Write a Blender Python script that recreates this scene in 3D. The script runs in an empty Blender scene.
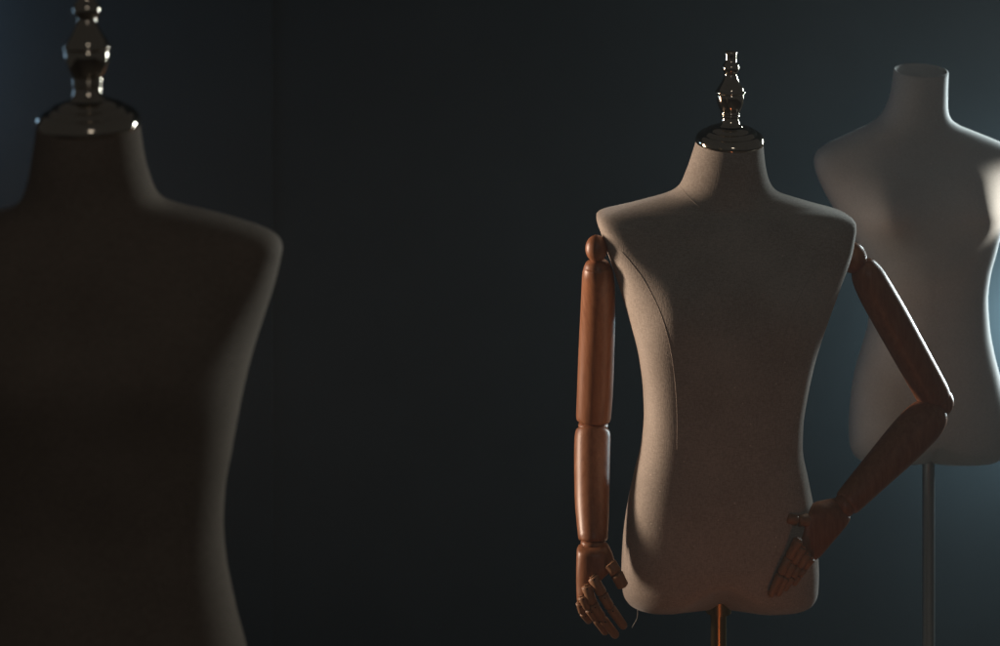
import bpy, math, random
import numpy as np
from mathutils import Vector, Matrix
from mathutils.bvhtree import BVHTree
random.seed(4)
scene = bpy.context.scene
COL = scene.collection

# ------------------------------------------------------------------ camera
F = 1667.0            # focal length in thousandths of the frame width (60 mm on 36 mm)
CAMZ = 1.85
HOR = -60.0           # horizon row
def at(px, py, d):
    return Vector(((px - 500.0) / F * d, d, CAMZ - (py - HOR) / F * d))
cam_d = bpy.data.cameras.new('camera')
cam = bpy.data.objects.new('camera', cam_d)
COL.objects.link(cam)
cam.location = (0, 0, CAMZ)
cam.rotation_euler = (math.radians(90), 0, 0)
cam_d.sensor_width = 36.0
cam_d.lens = 36.0 * F / 1000.0
cam_d.shift_y = -(323.0 - HOR) / 1000.0
cam_d.clip_end = 100
cam_d.dof.use_dof = True
cam_d.dof.focus_distance = 2.72
cam_d.dof.aperture_fstop = 3.6
scene.camera = cam

# ------------------------------------------------------------------ materials
def new_mat(name):
    m = bpy.data.materials.new(name); m.use_nodes = True
    nt = m.node_tree
    return m, nt, nt.nodes['Principled BSDF']

def fabric(name, c1, c2, weave=1500.0, bump=0.25, sheen=0.25):
    m, nt, b = new_mat(name)
    N, L = nt.nodes, nt.links
    tc = N.new('ShaderNodeTexCoord')
    # horizontal and vertical threads: noises stretched each way
    outs = []
    for sc in ((weave * .25, weave * .25, weave), (weave, weave, weave * .25)):
        mp = N.new('ShaderNodeMapping'); mp.inputs['Scale'].default_value = sc
        L.new(tc.outputs['Object'], mp.inputs['Vector'])
        nz = N.new('ShaderNodeTexNoise'); nz.inputs['Scale'].default_value = 1.0
        nz.inputs['Detail'].default_value = 1.5
        L.new(mp.outputs[0], nz.inputs['Vector'])
        outs.append(nz.outputs['Fac'])
    add = N.new('ShaderNodeMath'); add.operation = 'ADD'
    L.new(outs[0], add.inputs[0]); L.new(outs[1], add.inputs[1])
    big = N.new('ShaderNodeTexNoise'); big.inputs['Scale'].default_value = 9.0
    big.inputs['Detail'].default_value = 5.0
    L.new(tc.outputs['Object'], big.inputs['Vector'])
    mix = N.new('ShaderNodeMath'); mix.operation = 'MULTIPLY_ADD'
    L.new(add.outputs[0], mix.inputs[0]); mix.inputs[1].default_value = 0.75
    sub = N.new('ShaderNodeMath'); sub.operation = 'MULTIPLY_ADD'
    L.new(big.outputs['Fac'], sub.inputs[0]); sub.inputs[1].default_value = 0.9; sub.inputs[2].default_value = -0.70
    L.new(sub.outputs[0], mix.inputs[2])
    rp = N.new('ShaderNodeValToRGB')
    rp.color_ramp.elements[0].position = 0.25; rp.color_ramp.elements[0].color = (*c1, 1)
    rp.color_ramp.elements[1].position = 0.85; rp.color_ramp.elements[1].color = (*c2, 1)
    vo = N.new('ShaderNodeTexVoronoi'); vo.inputs['Scale'].default_value = 75.0
    L.new(tc.outputs['Object'], vo.inputs['Vector'])
    sel = N.new('ShaderNodeMath'); sel.operation = 'LESS_THAN'; sel.inputs[1].default_value = 0.10
    L.new(vo.outputs['Distance'], sel.inputs[0])
    sp = N.new('ShaderNodeSeparateColor'); L.new(vo.outputs['Color'], sp.inputs[0])
    few = N.new('ShaderNodeMath'); few.operation = 'GREATER_THAN'; few.inputs[1].default_value = 0.90
    L.new(sp.outputs[0], few.inputs[0])
    lint = N.new('ShaderNodeMath'); lint.operation = 'MULTIPLY'
    L.new(sel.outputs[0], lint.inputs[0]); L.new(few.outputs[0], lint.inputs[1])
    lm = N.new('ShaderNodeMix'); lm.data_type = 'RGBA'
    hl = N.new('ShaderNodeMath'); hl.operation = 'MULTIPLY'; hl.inputs[1].default_value = .55
    L.new(lint.outputs[0], hl.inputs[0]); L.new(hl.outputs[0], lm.inputs['Factor'])
    L.new(mix.outputs[0], rp.inputs['Fac']); L.new(rp.outputs[0], lm.inputs['A'])
    lm.inputs['B'].default_value = (*[min(.85, v * 1.55) for v in c2], 1)
    L.new(lm.outputs['Result'], b.inputs['Base Color'])
    bp = N.new('ShaderNodeBump'); bp.inputs['Strength'].default_value = bump
    bp.inputs['Distance'].default_value = 0.0006
    L.new(add.outputs[0], bp.inputs['Height']); L.new(bp.outputs[0], b.inputs['Normal'])
    b.inputs['Roughness'].default_value = 0.88
    b.inputs['Specular IOR Level'].default_value = 0.25
    b.inputs['Sheen Weight'].default_value = sheen
    b.inputs['Sheen Roughness'].default_value = 0.45
    return m

def wood(name, c1, c2, rough=0.38):
    m, nt, b = new_mat(name)
    N, L = nt.nodes, nt.links
    tc = N.new('ShaderNodeTexCoord')
    mp = N.new('ShaderNodeMapping'); mp.inputs['Scale'].default_value = (60, 60, 7)
    L.new(tc.outputs['Object'], mp.inputs['Vector'])
    nz = N.new('ShaderNodeTexNoise'); nz.inputs['Scale'].default_value = 2.2
    nz.inputs['Detail'].default_value = 8; nz.inputs['Roughness'].default_value = 0.65
    nz.inputs['Distortion'].default_value = 0.4
    L.new(mp.outputs[0], nz.inputs['Vector'])
    rp = N.new('ShaderNodeValToRGB')
    rp.color_ramp.elements[0].position = 0.3; rp.color_ramp.elements[0].color = (*c1, 1)
    rp.color_ramp.elements[1].position = 0.7; rp.color_ramp.elements[1].color = (*c2, 1)
    L.new(nz.outputs['Fac'], rp.inputs['Fac']); L.new(rp.outputs[0], b.inputs['Base Color'])
    mr = N.new('ShaderNodeMapRange'); mr.inputs['To Min'].default_value = rough - .07; mr.inputs['To Max'].default_value = rough + .1
    L.new(nz.outputs['Fac'], mr.inputs['Value']); L.new(mr.outputs[0], b.inputs['Roughness'])
    bp = N.new('ShaderNodeBump'); bp.inputs['Strength'].default_value = 0.08; bp.inputs['Distance'].default_value = 0.001
    L.new(nz.outputs['Fac'], bp.inputs['Height']); L.new(bp.outputs[0], b.inputs['Normal'])
    return m

def metal(name, c, rough):
    m, nt, b = new_mat(name)
    N, L = nt.nodes, nt.links
    b.inputs['Base Color'].default_value = (*c, 1); b.inputs['Metallic'].default_value = 1.0
    nz = N.new('ShaderNodeTexNoise'); nz.inputs['Scale'].default_value = 60; nz.inputs['Detail'].default_value = 6
    mr = N.new('ShaderNodeMapRange'); mr.inputs['To Min'].default_value = rough * .7; mr.inputs['To Max'].default_value = rough * 1.4
    L.new(nz.outputs['Fac'], mr.inputs['Value']); L.new(mr.outputs[0], b.inputs['Roughness'])
    return m

def plain(name, c, rough=0.8):
    m, nt, b = new_mat(name)
    N, L = nt.nodes, nt.links
    nz = N.new('ShaderNodeTexNoise'); nz.inputs['Scale'].default_value = 3.0; nz.inputs['Detail'].default_value = 7
    rp = N.new('ShaderNodeValToRGB')
    rp.color_ramp.elements[0].position = .3; rp.color_ramp.elements[0].color = (*[v * .88 for v in c], 1)
    rp.color_ramp.elements[1].position = .7; rp.color_ramp.elements[1].color = (*[v * 1.1 for v in c], 1)
    tc = N.new('ShaderNodeTexCoord'); L.new(tc.outputs['Object'], nz.inputs['Vector'])
    L.new(nz.outputs['Fac'], rp.inputs['Fac']); L.new(rp.outputs[0], b.inputs['Base Color'])
    b.inputs['Roughness'].default_value = rough
    return m

M_linen = fabric('beige_linen', (.37, .315, .265), (.56, .49, .42), weave=620, bump=.5)
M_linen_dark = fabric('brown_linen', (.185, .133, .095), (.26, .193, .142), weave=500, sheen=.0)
M_jersey = fabric('cream_jersey', (.58, .58, .57), (.72, .72, .71), weave=800, bump=.2)
M_seam = plain('seam_thread', (.42, .355, .30), .9)
M_thread = plain('white_thread', (.6, .57, .5), .8)
M_wood = wood('varnished_wood', (.26, .098, .042), (.40, .172, .082))
M_fwood = wood('finger_wood', (.33, .17, .09), (.43, .24, .13), .42)
M_pin = plain('dark_pin', (.02, .015, .012), .5)
M_brass = metal('dark_brass', (.56, .48, .38), .09)
M_pole = metal('brass_pole', (.62, .42, .2), .22)
M_chrome = metal('satin_steel', (.72, .73, .74), .30)
M_iron = metal('black_iron', (.06, .06, .06), .45)
M_wall = plain('dark_wall_paint', (.042, .049, .055), .92)
M_floor = plain('dark_floor', (.10, .07, .05), .6)

# ------------------------------------------------------------------ mesh helpers
class MB:
    def __init__(s): s.v = []; s.f = []
    def ring_loft(s, rings, cap0=True, cap1=True):
        n = len(rings[0]); o = len(s.v)
        for r in rings: s.v += [Vector(p) for p in r]
        for i in range(len(rings) - 1):
            for j in range(n):
                a = o + i * n + j; b = o + i * n + (j + 1) % n
                s.f.append((a, b, b + n, a + n))
        if cap0:
            s.v.append(sum((Vector(p) for p in rings[0]), Vector()) / n); c = len(s.v) - 1
            for j in range(n): s.f.append((c, o + (j + 1) % n, o + j))
        if cap1:
            k = o + (len(rings) - 1) * n
            s.v.append(sum((Vector(p) for p in rings[-1]), Vector()) / n); c = len(s.v) - 1
            for j in range(n): s.f.append((c, k + j, k + (j + 1) % n))
    def lathe(s, prof, origin, mat=None, n=48):
        """prof: list of (radius, height); mat: 3x3 orientation"""
        R = mat or Matrix.Identity(3)
        rings = [[origin + R @ Vector((r * math.cos(2 * math.pi * j / n), r * math.sin(2 * math.pi * j / n), h)) for j in range(n)] for r, h in prof]
        s.ring_loft(rings)
    def tube(s, pts, rad, n=20, flat=1.0, side=None):
        """smooth tube through pts with radii rad; flat < 1 squashes it across 'side'"""
        pts = [Vector(p) for p in pts]
        rings = []
        up = None
        for i, p in enumerate(pts):
            t = (pts[min(i + 1, len(pts) - 1)] - pts[max(i - 1, 0)]).normalized()
            ref = Vector(side) if side is not None else (up if up is not None else (Vector((0, 1, 0)) if abs(t.y) < .9 else Vector((1, 0, 0))))
            b = (ref - t * ref.dot(t)).normalized(); up = b
            a = t.cross(b).normalized()
            r = rad[i] if hasattr(rad, '__len__') else rad
            rings.append([p + a * (r * math.cos(2 * math.pi * j / n)) + b * (r * flat * math.sin(2 * math.pi * j / n)) for j in range(n)])
        s.ring_loft(rings)
    def box(s, c, h):
        o = len(s.v)
        for x in (-1, 1):
            for y in (-1, 1):
                for z in (-1, 1): s.v.append(Vector((c[0] + x * h[0], c[1] + y * h[1], c[2] + z * h[2])))
        for f in ((0, 1, 3, 2), (4, 6, 7, 5), (0, 4, 5, 1), (2, 3, 7, 6), (0, 2, 6, 4), (1, 5, 7, 3)): s.f.append(tuple(o + i for i in f))
    def build(s, name, mat, parent=None, smooth=True, origin=None, angle=50):
        root = parent
        while root is not None and root.parent is not None: root = root.parent
        off = root.location.copy() if root is not None else (Vector(origin) if origin is not None else Vector())
        me = bpy.data.meshes.new(name)
        me.from_pydata([tuple(p - off) for p in s.v], [], s.f)
        me.validate(); me.update()
        import bmesh
        bm = bmesh.new(); bm.from_mesh(me)
        bmesh.ops.recalc_face_normals(bm, faces=bm.faces)
        bm.to_mesh(me); bm.free()
        if smooth:
            me.shade_smooth()
            me.set_sharp_from_angle(angle=math.radians(angle))
        me.materials.append(mat)
        o = bpy.data.objects.new(name, me); COL.objects.link(o)
        if parent is not None: o.parent = parent
        else: o.location = off
        return o

def thing(name, label, cat, loc, group=None):
    o = bpy.data.objects.new(name, None); COL.objects.link(o)
    o.empty_display_size = .1
    o.location = loc; o['label'] = label; o['category'] = cat
    if group: o['group'] = group
    return o

def pchip(xs, ys, q):
    xs = np.asarray(xs, float); ys = np.asarray(ys, float)
    h = np.diff(xs); dl = np.diff(ys) / h
    m = np.zeros_like(ys); m[0] = dl[0]; m[-1] = dl[-1]
    for i in range(1, len(xs) - 1):
        if dl[i - 1] * dl[i] > 0:
            w1 = 2 * h[i] + h[i - 1]; w2 = h[i] + 2 * h[i - 1]
            m[i] = (w1 + w2) / (w1 / dl[i - 1] + w2 / dl[i])
    i = np.clip(np.searchsorted(xs, q) - 1, 0, len(xs) - 2)
    t = (q - xs[i]) / h[i]
    return ((1 + 2 * t) * (1 - t) ** 2 * ys[i] + t * (1 - t) ** 2 * h[i] * m[i] + t * t * (3 - 2 * t) * ys[i + 1] + t * t * (t - 1) * h[i] * m[i + 1])

def spl(P, n):
    """Catmull-Rom through tuples, n samples per span"""
    P = [np.array(p, float) for p in P]; out = []
    for i in range(len(P) - 1):
        p0 = P[max(i - 1, 0)]; p1 = P[i]; p2 = P[i + 1]; p3 = P[min(i + 2, len(P) - 1)]
        for k in range(n):
            t = k / n
            out.append(.5 * ((2 * p1) + (p2 - p0) * t + (2 * p0 - 5 * p1 + 4 * p2 - p3) * t * t + (3 * p1 - p0 - 3 * p2 + p3) * t ** 3))
    out.append(P[-1]); return out

NA = 128
def torso_rings(left, right, depth, d, tilt, neck_top, neck_base, bumps=(), arch=None, per=150, hem=95):
    """left/right: [(row, col)] outlines; depth: [(row, front, back, n_front, n_back, y_shift)] in metres"""
    r0 = left[0][0]; r1 = left[-1][0]
    # sample rows by outline arc length, so the flat shoulder tops get enough rings
    fine = np.linspace(r0, r1, 4000)
    lf = pchip(*zip(*left), fine); rf = pchip(*zip(*right), fine)
    s = np.concatenate([[0], np.cumsum(np.hypot(np.diff(fine), .5 * (np.abs(np.diff(lf)) + np.abs(np.diff(rf)))))])
    rows = np.interp(np.linspace(0, s[-1], per), s, fine)
    xl = pchip(*zip(*left), rows); xr = pchip(*zip(*right), rows)
    dr = [r[0] for r in depth]
    D = [pchip(dr, [r[k] for r in depth], rows) for k in range(1, 6)]
    k = d / F
    comp = np.clip((rows - (r1 - hem)) / (hem * .8), 0, 1); comp = comp * comp * (3 - 2 * comp)
    rings = []
    for i, py in enumerate(rows):
        xc = (xl[i] + xr[i]) / 2; hw = (xr[i] - xl[i]) / 2
        df, db, nf, nb, ys = (D[q][i] for q in range(5))
        w = 1 - min(max((py - neck_top) / (neck_base - neck_top), 0), 1); w = w * w * (3 - 2 * w)
        ring = []
        for j in range(NA):
            th = 2 * math.pi * j / NA
            c, sn = math.cos(th), math.sin(th)
            n = nf if sn < 0 else nb
            # even spread along the superellipse
            u = math.copysign(abs(c) ** (2 / n), c); v = math.copysign(abs(sn) ** (2 / n), sn)
            px = xc + hw * u
            yy = ys + (df if sn < 0 else db) * v
            row = py
            if arch and py > arch[2]:
                wt = min((py - arch[2]) / (r1 - arch[2]), 1) ** 1.5
                row -= arch[1] * wt * math.exp(-((px - arch[0]) / arch[3]) ** 2)
            kk = k * (1 - comp[i]) + (d + yy) / F * comp[i]      # the hem rises a little at the front
            z = CAMZ - (row - HOR) * kk
            for bx, by, br, amp, fr in bumps:
                if (sn < 0) == fr:
                    q = ((px - bx) / br[0]) ** 2 + ((py - by) / (br[1] if py < by else br[2])) ** 2
                    yy -= (1 if fr else -1) * amp * math.exp(-q) * min(1, abs(sn) * 2)
            z += tilt * yy * w
            ring.append(Vector(((px - 500) * k, d + yy, z)))
        rings.append(ring)
    return rings

def hit(bvh, px, py):
    o = Vector((0, 0, CAMZ)); dr = (at(px, py, 1.0) - o).normalized()
    loc, nor, idx, dist = bvh.ray_cast(o, dr)
    return loc, nor

def bvh_of(mb):
    return BVHTree.FromPolygons([tuple(p) for p in mb.v], mb.f)

def seam(bvh, pts, parent, r=.0007, mat=None, name='seam', n=8, lift=.0002):
    P = []
    for q in spl(pts, n):
        loc, nor = hit(bvh, q[0], q[1])
        if loc is not None: P.append(loc + nor * lift)
    if len(P) > 2:
        m = MB(); m.tube(P, r, 8); return m.build(name, mat or M_seam, parent)

CAP = [(33.2, -5), (34.2, -4.2), (34.4, -1.5), (33.6, 1.2), (31.8, 3.4), (29.6, 4.8), (28.2, 5.2), (27.6, 5.0), (26.8, 5.3), (25.6, 7.2), (23.6, 8.6), (21.8, 8.9), (21.0, 8.7),
       (20.2, 9.0), (19.0, 10.6), (16.8, 11.6), (14.8, 12.2), (13.2, 12.6)]
FIN = [(12.6, 12.3), (12.2, 13.2), (10.8, 13.8), (9.8, 15.5), (9.0, 18), (8.7, 20.5), (8.8, 21.5), (9.5, 22), (9.6, 23), (8.9, 23.6), (8.9, 24), (9.6, 24.6), (9.6, 25.6), (9.2, 26.2), (9.7, 27.4), (10.9, 29.6), (12.0, 32),
       (12.9, 34.8), (13.6, 38), (14.0, 41), (14.0, 43.4), (13.6, 44.6), (14.6, 45.2), (15.2, 46.2), (15.1, 47.2), (14.2, 48.0), (13.4, 48.6), (13.3, 49.6), (12.7, 51), (11.4, 53), (9.9, 55.2), (8.5, 57.8), (7.4, 60.4), (6.5, 63), (5.9, 65.2),
       (6.3, 65.8), (7.6, 67.2), (8.4, 69.2), (8.6, 71.1), (8.3, 73.2), (7.3, 75.2), (6.1, 76.4), (5.8, 76.8), (5.7, 80), (5.9, 84), (6.1, 86.4), (5.6, 87.5), (4.2, 88.0), (0.01, 88.1)]
def cap_and_finial(px, py, d, tilt, parent, sc=1.0):
    k = K1; o = at(px, py, d)
    R = Matrix.Rotation(math.atan(tilt), 3, 'X')
    m = MB(); m.lathe([(r * k * sc, h * k) for r, h in CAP], o, R, 64); cap = m.build('neck_cap', M_brass, parent, angle=60)
    R2 = Matrix.Rotation(math.atan(tilt) * .35, 3, 'X')
    m = MB(); m.lathe([(r * k, h * k) for r, h in FIN], o, R2, 48); m.build('finial', M_brass, cap, angle=60)

def pole_and_base(px, ptop, d, rpx, mat, parent, ys=0.0, socket=None):
    k = d / F
    x = (px - 500) * k; y = d + ys; zt = CAMZ - (ptop - HOR) * k
    m = MB(); m.lathe([(rpx * k, .03), (rpx * k, zt)], Vector((x, y, 0)), None, 32); m.build('pole', mat, parent)
    m = MB(); m.lathe([(.155, .002), (.16, .004), (.16, .010), (.150, .016), (.05, .024), (.03, .032), (.022, .06), (.012, .062)], Vector((x, y, 0)), None, 64); m.build('base', M_iron, parent)
    if socket:
        r, h = socket
        m = MB(); m.lathe([(r * k * .75, zt - h * k), (r * k, zt - h * k + .002), (r * k, zt + .02)], Vector((x, y, 0)), None, 32); m.build('pole_socket', mat, parent)

# ------------------------------------------------------------------ middle mannequin (wooden arms)
D1 = 2.8; K1 = D1 / F
mid = thing('dress_form', 'beige linen dress form with jointed wooden arms and brass finial, one hand on its hip', 'mannequin', (at(718, 0, D1).x, D1, 0), 'dress forms in the dark studio')
midL = [(137, 697), (140, 696.5), (155, 692), (173, 686), (187, 679.5), (194, 670), (199, 655), (204, 636), (208, 621), (211, 609.5), (213, 602.5), (214.6, 599.0), (217, 597.0), (222, 597.2), (231, 600.3), (254, 608),
        (288, 619.6), (322, 630), (356, 638.5), (390, 643), (415, 644), (438, 642.5), (472, 635), (507, 627.5), (542, 623), (577, 621.5), (594, 623.5), (604, 629), (610, 638), (614, 652), (616, 672)]
midR = [(137, 762.5), (140, 762.8), (155, 764), (173, 767), (187, 773), (194, 782), (199, 797), (204, 814), (208, 828), (212, 841), (215, 848), (218, 851.5), (221, 852.4), (225, 852.4), (232, 851.2), (254, 847),
        (288, 834.5), (322, 821), (356, 810), (390, 803), (415, 799.3), (438, 798.5), (472, 804.5), (507, 811), (542, 814), (577, 815.5), (594, 815), (604, 811.5), (610, 805), (614, 793), (616, 770)]
#         row  front  back  nf   nb  yshift
midD = [(137, .054, .054, 2.0, 2.0, 0), (155, .056, .057, 2.0, 2.0, 0), (180, .058, .066, 2.0, 2.1, .004), (194, .060, .078, 2.0, 2.2, .006), (206, .064, .086, 2.3, 2.4, .008), (213, .070, .088, 4.2, 3.2, .008), (222, .078, .092, 5.6, 3.6, .006),
        (240, .090, .098, 5.0, 3.4, .004), (262, .103, .102, 3.7, 2.9, .002), (285, .112, .104, 3.3, 2.6, 0), (320, .117, .104, 3.5, 2.4, 0), (360, .111, .098, 3.9, 2.3, 0), (400, .103, .092, 4.0, 2.3, 0), (440, .101, .092, 4.0, 2.3, 0),
        (500, .108, .102, 3.8, 2.3, 0), (560, .111, .112, 3.4, 2.3, 0), (595, .108, .112, 3.1, 2.3, 0), (608, .100, .104, 2.9, 2.3, 0), (616, .070, .075, 2.7, 2.3, 0)]
mb = MB()
mb.ring_loft(torso_rings(midL, midR, midD, D1, .20, 137, 205, bumps=((672, 300, (30, 36, 30), .012, True), (785, 300, (30, 36, 30), .012, True)), arch=(717, 23, 555, 27), per=190))
mid_torso = mb.build('torso', M_linen, mid)
bv = bvh_of(mb)
seam(bv, [(622, 252), (632, 264), (645, 282), (660, 312), (669, 342), (674, 372), (677, 410), (677, 450)], mid_torso, r=.0005, lift=.0)
seam(bv, [(829, 252), (820, 263), (807, 282), (793, 312), (784, 342), (779, 372), (776, 410), (776, 450)], mid_torso, r=.0005, lift=.0)
seam(bv, [(680, 186), (688, 196), (700, 207), (712, 214)], mid_torso, r=.0007)
seam(bv, [(721, 470), (719, 520), (718, 570), (717, 598)], mid_torso, r=.0004)
# side-seam stitches along the left hip
m = MB()
for i in range(26):
    t = i / 26.0; y0 = 478 + t * 122
    xe = float(pchip(*zip(*midL), np.array([y0]))[0]) + 3.2
    a, na = hit(bv, xe, y0); b, nb_ = hit(bv, float(pchip(*zip(*midL), np.array([y0 + 2.6]))[0]) + 3.2, y0 + 2.6)
    if a is not None and b is not None: m.tube([a + na * .0003, b + nb_ * .0003], .0006, 6)
m.build('stitching', M_seam, mid_torso)
# loose white thread at the hem
m = MB(); m.tube([at(*p[:2], D1 - .03 + .0 * p[0]) for p in spl([(637.5, 609), (637.6, 615), (636.4, 620), (634, 624), (632, 628)], 6)], .0005, 8)
m.build('loose_thread', M_thread, mid_torso)
cap_and_finial(730, 138, D1, .20, mid)
pole_and_base(718.5, 600, D1, 8.0, M_pole, mid, socket=(13, 13))

def capped(pts, rad, n=28):
    return pts, rad

def limb_mb(mb, ctrl, n=8, **kw):
    """ctrl: (px, row, depth, radius px) -> smooth tube, radii in px at that depth"""
    P = spl(ctrl, n)
    mb.tube([at(p[0], p[1], p[2]) for p in P], [max(p[3], .05) * p[2] / F for p in P], 32, **kw)

def ball(mb, px, py, d, r, sx=1.0, sz=1.0):
    o = at(px, py, d); k = d / F
    mb.lathe([(max(r * k * math.sin(math.pi * i / 16) * sx, 1e-5), -r * k * math.cos(math.pi * i / 16) * sz) for i in range(17)], o, None, 28)

def finger(parent, pts, r0, r1, name='finger', pins=True):
    """segmented wooden finger: (px,row,depth) joints"""
    m = MB()
    n = len(pts) - 1
    for i in range(n):
        a = Vector(at(*pts[i])); b = Vector(at(*pts[i + 1])); L = (b - a).length; t = (b - a).normalized()
        ra = (r0 + (r1 - r0) * i / n) * D1 / F; rb = (r0 + (r1 - r0) * (i + 1) / n) * D1 / F
        S = [(0, .45), (.03, .8), (.08, .97), (.16, 1.0), (.5, .97), (.82, .98), (.9, .95), (.96, .75), (.995, .35)] if i == n - 1 else [(0, .5), (.03, .85), (.08, 1), (.5, .95), (.9, 1.0), (.97, .85), (1.0, .5)]
        m.tube([a + t * L * s for s, q in S], [(ra + (rb - ra) * s) * q for s, q in S], 18)
        if i < n: # joint tongue
            m.tube([a - t * .002, a + t * .003], ra * .55, 12)
    f = m.build(name, M_fwood, parent, angle=60)
    if pins:
        for i in range(0, n):
            m = MB()
            a = Vector(at(*pts[i])); b = Vector(at(*pts[i + 1])); t = (b - a).normalized()
            c = a + t * .0035; view = (Vector((0, 0, CAMZ)) - c).normalized(); view = (view - t * view.dot(t)).normalized()
            ra = (r0 + (r1 - r0) * i / n) * D1 / F
            m.tube([c + view * ra * .7, c + view * (ra + .0003)], .0011, 10)
            m.build('joint_pin', M_pin, parent)
    return f

# hanging arm (towards the lamp)
ya = D1
m = MB(); limb_mb(m, [(597, 259.5, ya - .036, 2), (597, 261, ya - .036, 9), (597.2, 266, ya - .034, 13.2), (597.8, 274, ya - .030, 15.5), (598.2, 290, ya - .006, 16.8), (597.6, 320, ya + .022, 17.6), (596.3, 356, ya + .042, 18), (595, 390, ya + .051, 18), (593.8, 412, ya + .055, 17.6), (593.4, 419, ya + .056, 17.0), (593.3, 421.5, ya + .056, 14.5), (593.3, 422, ya + .056, 3)], 6)
armA = m.build('arm', M_wood, mid, angle=60)
m = MB(); ball(m, 596.5, 248.5, ya - .042, 11.2, 1.0, 1.22); m.build('shoulder_ball', M_wood, armA)
m = MB(); ball(m, 593.2, 425.5, ya + .056, 15.0, 1.0, .42); m.build('elbow_joint', M_wood, armA)
m = MB(); limb_mb(m, [(593, 425.6, ya + .056, 3), (593, 426.2, ya + .056, 11.5), (593, 429, ya + .055, 15.6), (592.8, 434, ya + .051, 17.6), (592.3, 446, ya + .041, 18.0), (592.0, 470, ya + .018, 17.8), (592.0, 500, ya - .014, 17.2), (592.6, 522, ya - .036, 16.1), (592.9, 534, ya - .048, 15.1), (593, 539, ya - .053, 14.4), (593, 540.5, ya - .054, 12), (593, 541, ya - .054, 2)], 6)
m.build('forearm', M_wood, armA, angle=60)
m = MB(); ball(m, 593.2, 543, ya - .057, 12.6, 1.0, .5); m.build('wrist_joint', M_wood, armA)
yh = ya - .064
# palm: cross-sections from the wrist to the slanted knuckle line (left corner lower)
def palm_mb(secs):
    mb = MB(); rings = []
    S = spl(secs, 6)
    for (xa, ya_, xb, yb, d, th) in S:
        A = at(xa, ya_, d); B = at(xb, yb, d); c = (A + B) / 2; h = (B - A) / 2
        ring = []
        for j in range(32):
            a = 2 * math.pi * j / 32; cu, su = math.cos(a), math.sin(a)
            u = math.copysign(abs(cu) ** .8, cu); v = math.copysign(abs(su) ** .8, su)
            ring.append(c + h * u + Vector((0, th * v, 0)))
        rings.append(ring)
    mb.ring_loft(rings); return mb
pm = palm_mb([(581, 545.5, 604, 543.5, yh, .010), (578.5, 547, 607.5, 544.5, yh, .020), (576.8, 551, 610.5, 549, yh - .004, .0225), (576.4, 560, 614, 558, yh - .009, .0215), (576.2, 572, 614.5, 565, yh - .014, .020), (576.2, 585, 610, 570.5, yh - .018, .018),
              (576.6, 595, 604.5, 574.5, yh - .022, .0165), (577, 600.5, 600.5, 577, yh - .024, .012), (578.5, 602, 598, 578.5, yh - .025, .004)])
pm.build('hand', M_wood, armA, angle=60)
finger(armA, [(609.5, 563.5, yh - .030), (616.5, 573.5, yh - .036), (623.5, 587.5, yh - .037)], 6.8, 5.9, 'thumb', pins=False)
finger(armA, [(592.5, 577, yh - .034), (602.5, 594.6, yh - .040), (610.2, 607.5, yh - .038), (625, 628, yh - .022)], 5.6, 4.3)
finger(armA, [(586.2, 585.5, yh - .034), (592.5, 603.6, yh - .037), (602, 618.5, yh - .031), (617, 637, yh - .012)], 5.4, 4.2)
finger(armA, [(581.8, 596, yh - .033), (588.5, 608.5, yh - .033), (596, 619, yh - .026), (606.5, 633.5, yh - .008)], 5.0, 3.9)
finger(armA, [(579.8, 602.5, yh - .028), (582.6, 613, yh - .022), (590, 622, yh - .008)], 4.3, 3.5)

# bent arm, hand on the hip
yb = D1 + .02
m = MB(); limb_mb(m, [(860.5, 261, yb, 2), (861.3, 262.5, yb, 9), (864, 267.5, yb, 13.5), (868, 276, yb, 16.5), (876, 292, yb + .004, 18), (889, 315, yb + .010, 18.3), (904, 342, yb + .017, 18.0), (919, 369, yb + .024, 17.6), (930, 389, yb + .029, 17.2), (934.5, 397, yb + .031, 16.2), (936.2, 400, yb + .032, 13), (936.6, 400.6, yb + .032, 2)], 6)
armB = m.build('arm', M_wood, mid, angle=60)
m = MB(); ball(m, 852.5, 257.5, yb, 14.2, 1.0, 1.1); m.build('shoulder_ball', M_wood, armB)
m = MB(); ball(m, 938.2, 401.5, yb + .033, 15.3, 1.0, 1.0); m.build('elbow_joint', M_wood, armB)
m = MB(); limb_mb(m, [(941, 406.5, yb + .030, 2), (939.5, 407.5, yb + .030, 10), (934, 412, yb + .026, 16.5), (924, 421.5, yb + .018, 20.2), (911, 435, yb + .006, 20.4), (896, 451, yb - .010, 19.2), (878, 470, yb - .030, 17.0), (862, 487, yb - .048, 15.2), (851, 498.8, yb - .060, 13.9), (847.4, 502.7, yb - .064, 13.2), (846.4, 503.8, yb - .065, 11), (846, 504.2, yb - .065, 2)], 6)
m.build('forearm', M_wood, armB, angle=60)
yw = yb - .070
m = MB(); ball(m, 844, 506, yw + .002, 11.4, 1.0, 1.0); m.build('wrist_joint', M_wood, armB)
def hipdepth(px, py, lift):
    loc, nor = hit(bv, px, py)
    return (loc.y if loc is not None else D1 - .05) - lift
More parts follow.
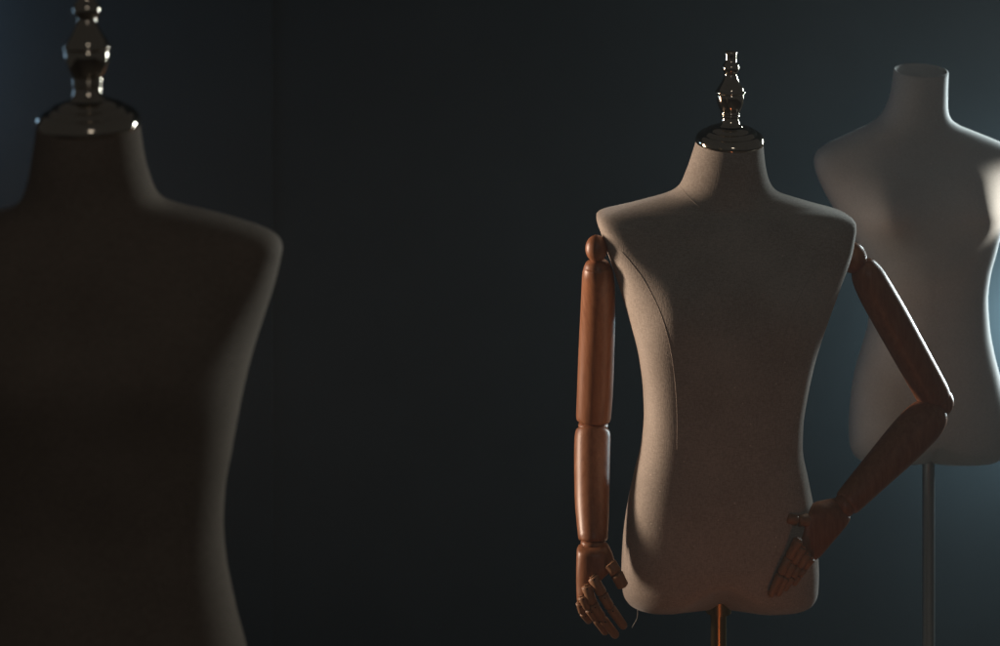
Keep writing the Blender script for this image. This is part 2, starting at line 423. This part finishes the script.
# palm sections run across the hand, from wrist to knuckles
pm = palm_mb([(834, 498.5, 849, 515.5, yw, .008), (832, 499.5, 850, 518, yw - .001, .015), (826, 500.8, 847, 523.5, yw - .006, .019), (815, 503.3, 840, 532.5, yw - .014, .020), (806, 509.5, 832, 542, yw - .022, .0185), (802.5, 518, 825, 550.5, yw - .028, .017),
              (800, 530, 819, 557.2, yw - .034, .015), (797, 538, 814.5, 560, yw - .038, .012), (796, 541.5, 811.5, 560.5, yw - .040, .004)])
pm.build('hand', M_wood, armB, angle=60)
finger(armB, [(808, 520, yw - .038), (797, 520.8, yw - .046), (786.5, 517.6, yw - .050)], 6.2, 5.0, 'thumb', pins=False)
def hipfinger(pts, r0, r1):
    finger(armB, [(x, y, hipdepth(x, y, .010 + .004 * (i == 0) + (.010 if i == 0 else 0))) for i, (x, y) in enumerate(pts)], r0, r1, pins=False)
hipfinger([(799, 539.5), (789, 558), (780.5, 574), (770, 597)], 4.9, 3.6)
hipfinger([(803, 546.5), (793, 563), (786, 577), (777, 596)], 4.9, 3.6)
hipfinger([(807.5, 553), (799, 566.5), (792, 577), (784, 590.5)], 4.7, 3.4)
hipfinger([(811.5, 558), (804.5, 568.5), (799, 576), (793, 585)], 4.2, 3.2)

# ------------------------------------------------------------------ near mannequin, left
D2 = 1.8
near = thing('dress_form', 'brown dress form in deep shade at the left edge, blurred, with brass finial', 'mannequin', (at(88, 0, D2).x, D2, 0), 'dress forms in the dark studio')
C2 = 88.0
nr = [(118, 50), (135, 52), (162, 56), (180, 60), (192, 64), (200, 68.5), (206, 77), (211, 92), (216, 115), (221.5, 138), (227, 158), (232.5, 175), (238, 186), (244, 191.5), (251, 193), (262, 191), (280, 187), (300, 181), (320, 174.5), (350, 165), (383, 156.5), (420, 149), (453, 143), (490, 136.5), (525, 134.5), (560, 137), (590, 142.5), (620, 149), (646, 156), (690, 166), (740, 174), (790, 176), (820, 173), (838, 163), (848, 142), (853, 112)]
nD = [(118, .052, .052, 2, 2, 0), (150, .055, .056, 2, 2, 0), (190, .060, .072, 2, 2.2, .005), (212, .066, .084, 2.1, 2.4, .008), (240, .078, .092, 2.4, 2.5, .006), (290, .104, .100, 2.3, 2.4, .002), (360, .122, .102, 2.2, 2.2, 0), (430, .112, .096, 2.1, 2.2, 0), (520, .096, .088, 2.0, 2.2, 0), (620, .104, .096, 2.1, 2.2, 0), (760, .112, .114, 2.5, 2.3, 0), (838, .100, .105, 2.5, 2.3, 0), (853, .07, .075, 2.4, 2.3, 0)]
mb = MB()
mb.ring_loft(torso_rings([(r, C2 - w) for r, w in nr], [(r, C2 + w) for r, w in nr], nD, D2, .20, 118, 215, bumps=((8, 352, (62, 75, 52), .022, True), (168, 352, (62, 75, 52), .022, True)), arch=(88, 20, 790, 40), per=170, hem=140))
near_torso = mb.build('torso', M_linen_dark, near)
cap_and_finial(88.5, 119.0, D2, .17, near, .95)
pole_and_base(88, 835, D2, 12.4, M_pole, near, socket=(20, 12))

# ------------------------------------------------------------------ far mannequin, right (open neck)
D3 = 3.2
far = thing('dress_form', 'pale cream dress form with open hollow neck and no finial, on a steel pole', 'mannequin', (at(928.5, 0, D3).x, D3, 0), 'dress forms in the dark studio')
farL = [(71.5, 894.2), (80, 893.2), (91, 891.5), (103, 888.5), (112, 884.5), (119, 879), (125, 871), (131, 858.5), (137, 846), (143, 833), (149, 822.5), (155, 816.8), (162, 815), (170, 816), (180, 819.5), (193, 825.5), (210, 835), (227, 846), (250, 858.5), (272, 867), (296, 871), (325, 869), (348, 863), (370, 856.5), (400, 851.8), (425, 850.3), (442, 851), (453, 854.5), (460, 861), (464.5, 872), (466, 888)]
farR = [(71.5, 947.8), (80, 947.3), (91, 947), (103, 947.2), (112, 948.3), (119, 951.5), (125, 959.5), (131, 974), (137, 989), (143, 1003), (149, 1014), (155, 1020), (162, 1022), (170, 1020), (180, 1015), (193, 1009), (210, 1004.5), (227, 999.5), (250, 994), (272, 988.5), (296, 986), (325, 987.5), (348, 991.2), (370, 996.5), (400, 1003.5), (425, 1007), (442, 1007.5), (453, 1004), (460, 998), (464.5, 988), (466, 972)]
fD = [(71.5, .050, .050, 2, 2, 0), (91, .052, .053, 2, 2, 0), (112, .055, .062, 2, 2.1, .004), (131, .060, .078, 2.1, 2.3, .008), (149, .068, .086, 2.3, 2.5, .006), (175, .088, .092, 2.4, 2.4, .002), (210, .104, .094, 2.4, 2.3, 0), (245, .100, .090, 2.3, 2.2, 0), (300, .086, .082, 2.2, 2.2, 0), (370, .100, .098, 2.4, 2.2, 0), (430, .106, .116, 2.5, 2.3, 0), (455, .098, .108, 2.5, 2.3, 0), (466, .065, .07, 2.4, 2.2, 0)]
rings = torso_rings(farL, farR, fD, D3, .20, 71.5, 130, bumps=((874, 208, (26, 36, 22), .027, True), (973, 205, (26, 36, 22), .027, True)), arch=(928, 14, 435, 14), per=170)
# hollow neck: rolled rim and an inner wall
top = rings[0]; c0 = sum(top, Vector()) / len(top)
inner = []
for s, dz in ((.985, .0022), (.955, .0030), (.925, .0022), (.905, -.001), (.895, -.02), (.885, -.06), (.87, -.10)):
    inner.append([c0 + (p - c0) * s + Vector((0, 0, dz)) for p in top])
mb = MB(); mb.ring_loft(list(reversed(inner)) + rings)
far_torso = mb.build('torso', M_jersey, far)
pole_and_base(928.5, 452, D3, 6.1, M_chrome, far, socket=None)

# ------------------------------------------------------------------ setting
WY = 4.33
SX = (272 - 500) / F * WY
m = MB(); m.box((0, 1.2, -.05), (4.5, 4.5, .05)); o = m.build('floor', M_floor, None, smooth=False); o['kind'] = 'structure'
m = MB(); m.box((SX + 2.2, WY + .1, 1.6), (2.199, .1, 1.6)); o = m.build('wall', M_wall, None, smooth=False); o['kind'] = 'structure'
m = MB(); m.box((SX - 1.6, WY + .095, 1.6), (1.6, .10, 1.6)); o = m.build('wall', M_wall, None, smooth=False); o['kind'] = 'structure'

# ------------------------------------------------------------------ light
w = bpy.data.worlds.new('World'); scene.world = w; w.use_nodes = True
bg = w.node_tree.nodes['Background']
bg.inputs['Color'].default_value = (1.0, .98, .95, 1); bg.inputs['Strength'].default_value = 0.025
def area(name, loc, target, size, power, color, spread=180, sy=None):
    l = bpy.data.lights.new(name, 'AREA'); l.energy = power; l.color = color; l.size = size; l.spread = math.radians(spread)
    if sy: l.shape = 'RECTANGLE'; l.size_y = sy
    o = bpy.data.objects.new(name, l); COL.objects.link(o)
    o.location = loc
    o.rotation_euler = (Vector(target) - Vector(loc)).to_track_quat('-Z', 'Y').to_euler()
    return o
def point(name, loc, r, power, color):
    l = bpy.data.lights.new(name, 'POINT'); l.energy = power; l.color = color; l.shadow_soft_size = r
    o = bpy.data.objects.new(name, l); COL.objects.link(o); o.location = loc
    return o
area('warm_key_lamp', (-1.6, 3.24, 1.24), (.30, 2.36, 1.25), .11, 5.6, (1.0, .77, .60), 48, .8)
area('cool_back_lamp', (1.67, 3.96, 1.40), (.50, 2.8, 1.15), .26, 18.0, (.84, .98, 1.0), 110, 1.1)
point('wall_glow_lamp', (1.47, 4.15, .85), .10, 15.0, (.56, .88, 1.0))
point('blue_wall_lamp', (-1.75, 4.12, 1.6), .15, 6.5, (.45, .72, 1.0))
area('front_fill_lamp', (.6, -1.5, 3.0), (.4, 2.8, 1.1), .5, 3.6, (1.0, .97, .93))
area('low_amber_lamp', (.38, 1.95, .22), (.36, 2.74, .92), .12, .04, (1.0, .30, .12), 50)
def spot(name, loc, target, r, power, color, ang, blend=.5):
    l = bpy.data.lights.new(name, 'SPOT'); l.energy = power; l.color = color; l.shadow_soft_size = r; l.spot_size = math.radians(ang); l.spot_blend = blend
    o = bpy.data.objects.new(name, l); COL.objects.link(o); o.location = loc
    o.rotation_euler = (Vector(target) - Vector(loc)).to_track_quat('-Z', 'Y').to_euler()
    return o
spot('side_spot_lamp', (2.5, 3.50, 1.80), (1.03, 3.13, 1.39), .02, 330.0, (1.0, .93, .80), 4.9)

# thin dusty air
def add_haze(dens):
    m = MB(); m.box((0, 1.0, 1.5), (4.6, 5.6, 2.4)); 
    mt = bpy.data.materials.new('haze_air'); mt.use_nodes = True
    nt = mt.node_tree; nt.nodes.remove(nt.nodes['Principled BSDF'])
    v = nt.nodes.new('ShaderNodeVolumePrincipled'); v.inputs['Color'].default_value = (.93, .95, .96, 1); v.inputs['Density'].default_value = dens
    v.inputs['Anisotropy'].default_value = .35
    nt.links.new(v.outputs[0], nt.nodes['Material Output'].inputs['Volume'])
    o = m.build('haze', mt, None, smooth=False); o['kind'] = 'stuff'
add_haze(.005)

# ------------------------------------------------------------------ render settings
scene.view_settings.view_transform = 'Standard'
scene.view_settings.look = 'None'
scene.view_settings.exposure = 0
scene.cycles.use_denoising = True
scene.cycles.max_bounces = 8
